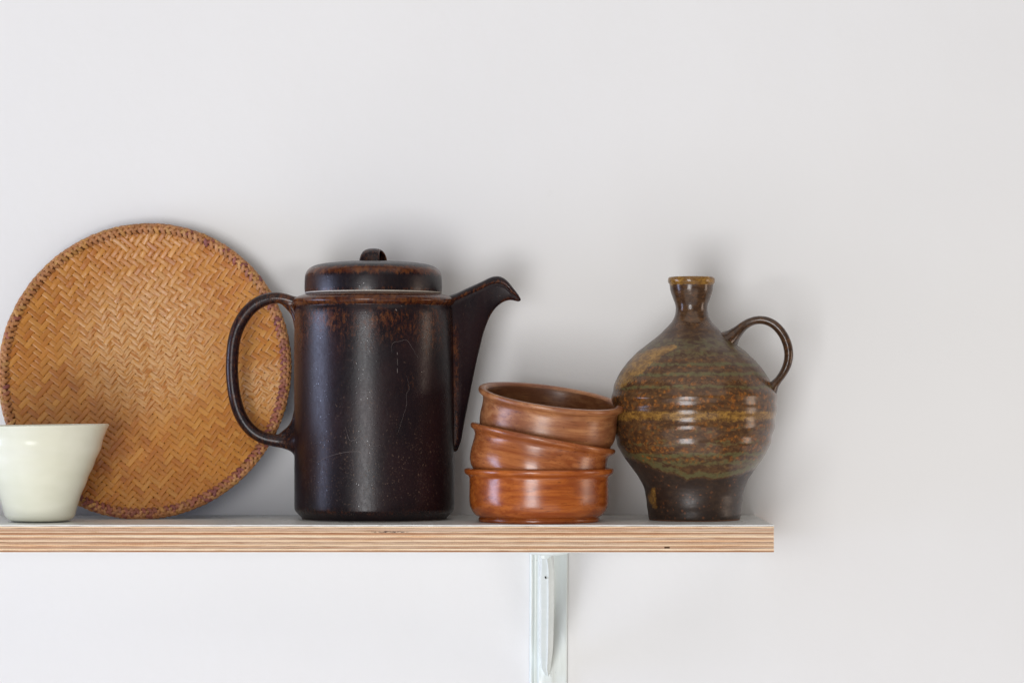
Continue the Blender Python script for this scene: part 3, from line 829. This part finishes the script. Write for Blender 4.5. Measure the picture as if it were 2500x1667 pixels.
# ------------------------------------------------------------------ wooden bowls
bp = Px(1315.7, 0.052)
BB = bp.base
def bowl(label, color, loc, rot, seed, scale=1.0, satin=0.0, pinch=1.6):
    t = thing('wooden_bowl', label, 'bowl', loc, 'stacked turned wooden bowls')
    t.rotation_euler = rot; t.scale = (scale,) * 3
    off = 1143.0
    def P(lst): return [(max(1e-5, bp.r(r)), bp.z(py)) for py, r in lst]
    def part(name, prof, fn=None, close=False, n=6):
        V, F = lathe(crom(prof, n), 144, fn)
        return link(name, mesh(name, V, F, True, dict(seed=[seed] * len(V), satin=[satin] * len(V))), M['wood'], t, tuple(v * 0.50 for v in color) if name == 'inner_wall' else color)  # inside wood darkened: shade within the bowl is partly put into its colour
    # outer wall with its lip curve, then the inside
    part('bowl_body', P([(1259, 147.2), (1258.7, 149.5), (1257, 153.2), (1252, 158.8), (1244.5, 164), (1234, 168), (1222, 169.6 + 0.3 * pinch), (1206, 169.8 + 0.2 * pinch), (1190, 169.6 - 0.6 * pinch), (1178, 169.6 - pinch), (1169, 169.9 - pinch), (1163, 170.6), (1159.5, 173.4), (1157, 176.8)]))
    part('rim', P([(1157, 176.8), (1155.6, 179.3), (1153, 181.4), (1149.5, 182.5), (1146, 182.2), (1143.7, 180.8), (1142.4, 177.5), (1142.2, 173), (1142.8, 168.5), (1145, 164.8), (1149.5, 162)]))
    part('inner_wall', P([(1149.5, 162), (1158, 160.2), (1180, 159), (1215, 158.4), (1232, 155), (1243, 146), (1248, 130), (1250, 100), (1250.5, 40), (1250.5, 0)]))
    part('foot', P([(BB - 0.4, 0), (BB - 0.4, 100), (BB - 0.4, 143), (BB - 1.2, 146.2), (BB - 3, 147.4), (1264.5, 147.6), (1262.5, 146.8), (1261, 145.2), (1259.6, 145.6), (1259, 147.2)]))
    return t
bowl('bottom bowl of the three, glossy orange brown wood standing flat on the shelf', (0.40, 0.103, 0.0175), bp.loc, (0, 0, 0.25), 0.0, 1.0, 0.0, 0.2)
# middle: tilted down to the right; top: tilted right and towards the viewer
def place_tilted(rim_px, rim_py, depth, tilt_right, tilt_fwd, spin):
    s = (CAM_D + depth) / F_PX
    rim = Vector(((rim_px - 1250) * s, depth, CAM_Z - (rim_py - HOR) * s))
    e = (Matrix.Rotation(R_(tilt_right), 4, 'Y') @ Matrix.Rotation(R_(tilt_fwd), 4, 'X') @ Matrix.Rotation(spin, 4, 'Z'))
    up = (e @ Vector((0, 0, 1)))
    return rim - up * ((BB - 1142.8) * bp.s), e.to_euler()
l, e = place_tilted(1327, 1061.5, 0.053, 10.8, 0.6, -0.3)
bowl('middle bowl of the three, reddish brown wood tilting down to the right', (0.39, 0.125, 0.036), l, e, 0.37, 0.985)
l, e = place_tilted(1347.5, 965, 0.056, 7.7, 8.4, 0.45)
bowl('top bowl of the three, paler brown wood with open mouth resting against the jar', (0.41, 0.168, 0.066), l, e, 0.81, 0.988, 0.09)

# ------------------------------------------------------------------ stoneware jar
jp = Px(1694, 0.0745)
jar = thing('stoneware_jar', 'round brown glazed stoneware jar with narrow neck and small ring handle', 'jar', jp.loc)
JB = jp.base
op = [(JB - 0.5, 0, 1695), (JB - 0.5, 90, 1695), (JB - 0.5, 107, 1695), (JB - 2, 109.5, 1695), (1262, 111.6, 1695), (1243, 114, 1695), (1221, 116.5, 1695), (1198, 120, 1694.8), (1178.6, 127.7, 1694.5), (1161.7, 137, 1694), (1142, 151, 1693.8), (1122.4, 165.5, 1693.4), (1105.6, 176, 1693), (1088.7, 184, 1692.8), (1066, 191.6, 1692.6), (1045, 196, 1693.4), (1024, 198.6, 1694.5), (1003, 200, 1695), (982, 201.5, 1695.5), (961, 199.6, 1694.6), (950, 196.8, 1693.8), (938, 192, 1692), (927, 187, 1691), (915, 180.4, 1690.5), (904, 173, 1690), (892.5, 164.5, 1689.6), (881, 155, 1689.3), (870, 143.5, 1689), (858, 131.5, 1689), (847, 117, 1688.9), (835, 101.5, 1688.8), (824, 87, 1688.8), (814, 75.5, 1688.7), (806, 68, 1688.7), (796, 58, 1688.7), (785, 48.5, 1688.6), (774, 42.6, 1688.6), (762, 39.3, 1688.6), (750, 39, 1688.5), (740, 41, 1688.4), (729, 45, 1688.4), (718, 49, 1688.3), (708, 51.8, 1688.2), (700, 52.8, 1688.1), (694.5, 54, 1688.1), (690, 56.8, 1688), (685, 57.6, 1688), (680, 57, 1688), (677, 54.6, 1688), (676.4, 51.5, 1688), (678.5, 48, 1688), (690, 45, 1688), (720, 41, 1688), (750, 32, 1688.5), (790, 35, 1688.5), (805, 40, 1688.5)]
pr = crom(op, 5)
def ridge(py, th):
    wv = (0.30 * ss(872, 900, py) + 0.70 * ss(940, 968, py)) * (1 - ss(1080, 1105, py))
    ph = (py - 972 + 4.0 * math.sin(th + 0.6)) / 37.0 * 2 * math.pi + math.pi / 2
    q = 1.5 * math.sin(ph + 0.7 * math.sin(py / 37.0)) * wv
    q += 0.35 * math.sin((py + 7 * math.sin(th)) / 33.0 * 2 * math.pi) * (ss(1150, 1190, py))
    q += 1.2 * noise.noise((math.sin(th) * 1.6, math.cos(th) * 1.6, py * 0.02)) * ss(800, 860, py)
    q += 0.7 * noise.noise((math.sin(th) * 2, math.cos(th) * 2, py * 0.05)) * (1 - ss(760, 800, py))
    return q
SEG = 220
V, F = [], []
AT = dict(ochre=[], dark=[], green=[], orange=[], matte=[])
line = [(1480, 1108), (1520, 1114), (1544, 1122), (1567, 1128), (1592, 1142), (1617, 1150), (1640, 1152), (1656, 1162), (1670, 1169), (1684, 1164), (1704, 1162), (1729, 1166), (1755, 1163), (1777, 1159), (1802, 1156), (1816, 1148), (1900, 1138)]
smear = [(1506, 942, 9), (1525, 922, 15), (1545, 900, 19), (1566, 881, 20), (1588, 868, 15), (1612, 857, 10), (1640, 848, 6)]
sm2 = [(1592, 1192, 5), (1589, 1215, 10), (1596, 1234, 6)]
def smear_at(px, py, S_):
    best = 0
    for (a, b, w1), (c, d, w2) in zip(S_, S_[1:]):
        L2 = (c - a) ** 2 + (d - b) ** 2; t = max(0, min(1, ((px - a) * (c - a) + (py - b) * (d - b)) / L2))
        dd = math.hypot(px - a - (c - a) * t, py - b - (d - b) * t); ww = w1 + (w2 - w1) * t
        best = max(best, 1 - ss(0.3, 1.5, dd / ww + 0.30 * noise.noise((px * 0.05 + py * 0.04, py * 0.12, 3))))
    return best
for py, r, cx in pr:
    for k in range(SEG):
        th = 2 * math.pi * k / SEG
        rr = r + (ridge(py, th) if r > 38 else 0)
        V.append((jp.x(cx) + jp.r(max(0.01, rr)) * math.sin(th), -jp.r(max(0.01, rr)) * math.cos(th), jp.z(py)))
        px = cx + rr * math.sin(th); front = math.cos(th) > -0.25
        nz_ = noise.noise((px * 0.03, math.cos(th) * 2, py * 0.05))
        lv = interp(line, px) + 3 * noise.noise((px * 0.09, math.cos(th) * 3, 1))
        low = ss(-2.5, 3.0, py - lv)
        neck = ss(800, 770, py) * ss(692, 700, py)
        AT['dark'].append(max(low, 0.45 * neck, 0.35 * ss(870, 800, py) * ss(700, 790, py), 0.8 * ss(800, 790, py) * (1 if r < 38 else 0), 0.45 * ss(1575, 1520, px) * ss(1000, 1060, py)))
        oc = 0.95 * ss(699, 693, py + 4 * nz_)
        gb = ss(1000, 1005, py) * ss(1034, 1016, py + 4 * nz_) * 0.66
        if front: oc = max(oc, 0.95 * smear_at(px, py, smear), 0.75 * smear_at(px, py, sm2))
        AT['ochre'].append(max(oc, gb * (1 - low)))
        py2 = py + 3.0 * math.sin(th + 1) + 4 * nz_
        gr = 0.0
        for c0, w0, a0 in ((845, 30, 0.55), (868, 14, 0.55), (893, 6, 0.75), (917, 6, 0.8), (947, 6, 0.7), (1048, 10, 0.35), (1082, 11, 0.45), (1109, 7, 0.85), (1128, 10, 0.7)):
            gr = max(gr, a0 * math.exp(-((py2 - c0) / w0) ** 2))
        gr = max(0.92 * gr, 0.85 * math.exp(-((py - lv + 9) / 8.0) ** 2)) * (1 - low)
        AT['green'].append(gr)
        og = 0
        for c0, w0, a0 in ((878, 10, 0.25), (903, 7, 0.45), (932, 9, 0.65), (972, 16, 1.0), (992, 9, 0.9), (1045, 14, 0.75), (1070, 16, 0.8), (1094, 12, 0.85), (1118, 10, 0.7)):
            og = max(og, a0 * math.exp(-((py2 - c0) / w0) ** 2))
        AT['matte'].append(max(ss(945, 915, py) * ss(770, 820, py), 1.1 * low))
        AT['orange'].append(og * (1 - 0.9 * low))
nn = len(pr)
for i in range(nn - 1):
    for k in range(SEG):
        l = (k + 1) % SEG
        F.append((i * SEG + k, (i + 1) * SEG + k, (i + 1) * SEG + l, i * SEG + l))
link('jar_body', mesh('jar_body', V, F, True, AT), M['jar'], jar)
V, F = lathe([(jp.r(104), jp.z(JB - 0.3), jp.x(1695)), (jp.r(109.2), jp.z(JB - 0.3), jp.x(1695)), (jp.r(110.8), jp.z(JB - 2.2), jp.x(1695)), (jp.r(110.6), jp.z(JB - 3.6), jp.x(1695)), (jp.r(104), jp.z(JB - 3.6), jp.x(1695))], 128, None, True)
link('foot_ring', mesh('foot_ring', V, F), M['brownraw'], jar)
def z6(x, y): return 1460 + x / 4.356, 640 + y / 4.356
hp = [(1300, 900, 34, 44), (1345, 862, 31, 40), (1385, 826, 25, 34), (1420, 795, 19.5, 28), (1457, 760, 15.5, 23), (1500, 720, 12.5, 19), (1545, 680, 11, 17), (1600, 645, 10, 16), (1660, 622, 9.6, 16), (1728, 615, 9.6, 16), (1800, 628, 9.8, 16), (1875, 668, 10.2, 16.5), (1940, 735, 10.6, 16.5), (1990, 820, 10.8, 17), (2020, 915, 10.8, 17), (2026, 1005, 10.6, 17), (2008, 1095, 10.2, 17), (1968, 1180, 9.4, 17), (1918, 1250, 9, 18), (1878, 1300, 11, 20), (1845, 1345, 16, 24), (1815, 1390, 20, 26)]
pr = crom([(*z6(a, b), c, d) for a, b, c, d in hp], 5)
def strap(ca, sa):      # shallow groove along the strap's outer face
    r = 1.0 - 0.16 * math.exp(-(sa / 0.28) ** 2) if ca < 0 else 1.0
    return ca * r, sa
V, F = sweep([Vector((jp.x(a[0]), 0, jp.z(a[1]))) for a in pr], [(jp.r(a[2] * 1.1), jp.r(a[3] * 1.08)) for a in pr], None, 32, True, strap)
for wb in ([(1215, 760, 7, 12), (1270, 783, 9, 16), (1330, 797, 10, 18), (1385, 795, 10.5, 18), (1425, 776, 10, 18), (1465, 742, 9, 17)],
           [(1410, 812, 20, 28), (1434, 832, 15, 24), (1455, 856, 10, 17), (1474, 882, 5, 9)]):
    p2 = crom([(*z6(a, b), c, d) for a, b, c, d in wb], 5)
    V2, F2 = sweep([Vector((jp.x(a[0]), 0, jp.z(a[1]))) for a in p2], [(jp.r(a[2]), jp.r(a[3])) for a in p2], None, 20)
    b = len(V); V += V2; F += [tuple(b + q for q in f) for f in F2]
V, F = fuse(V, F, 0.0006, 10)
n = len(V)
AT2 = dict(ochre=[], dark=[], green=[], orange=[], matte=[0.0] * n)
for v in V:
    AT2['ochre'].append(0.0); AT2['dark'].append(0.62); AT2['green'].append(0.1); AT2['orange'].append(0.85 * max(0, 0.4 + noise.noise(v * 60)))
rotz = Matrix.Rotation(R_(-7), 4, 'Z')
V = [rotz @ v for v in V]
link('handle', mesh('handle', V, F, True, AT2), M['jar'], jar)
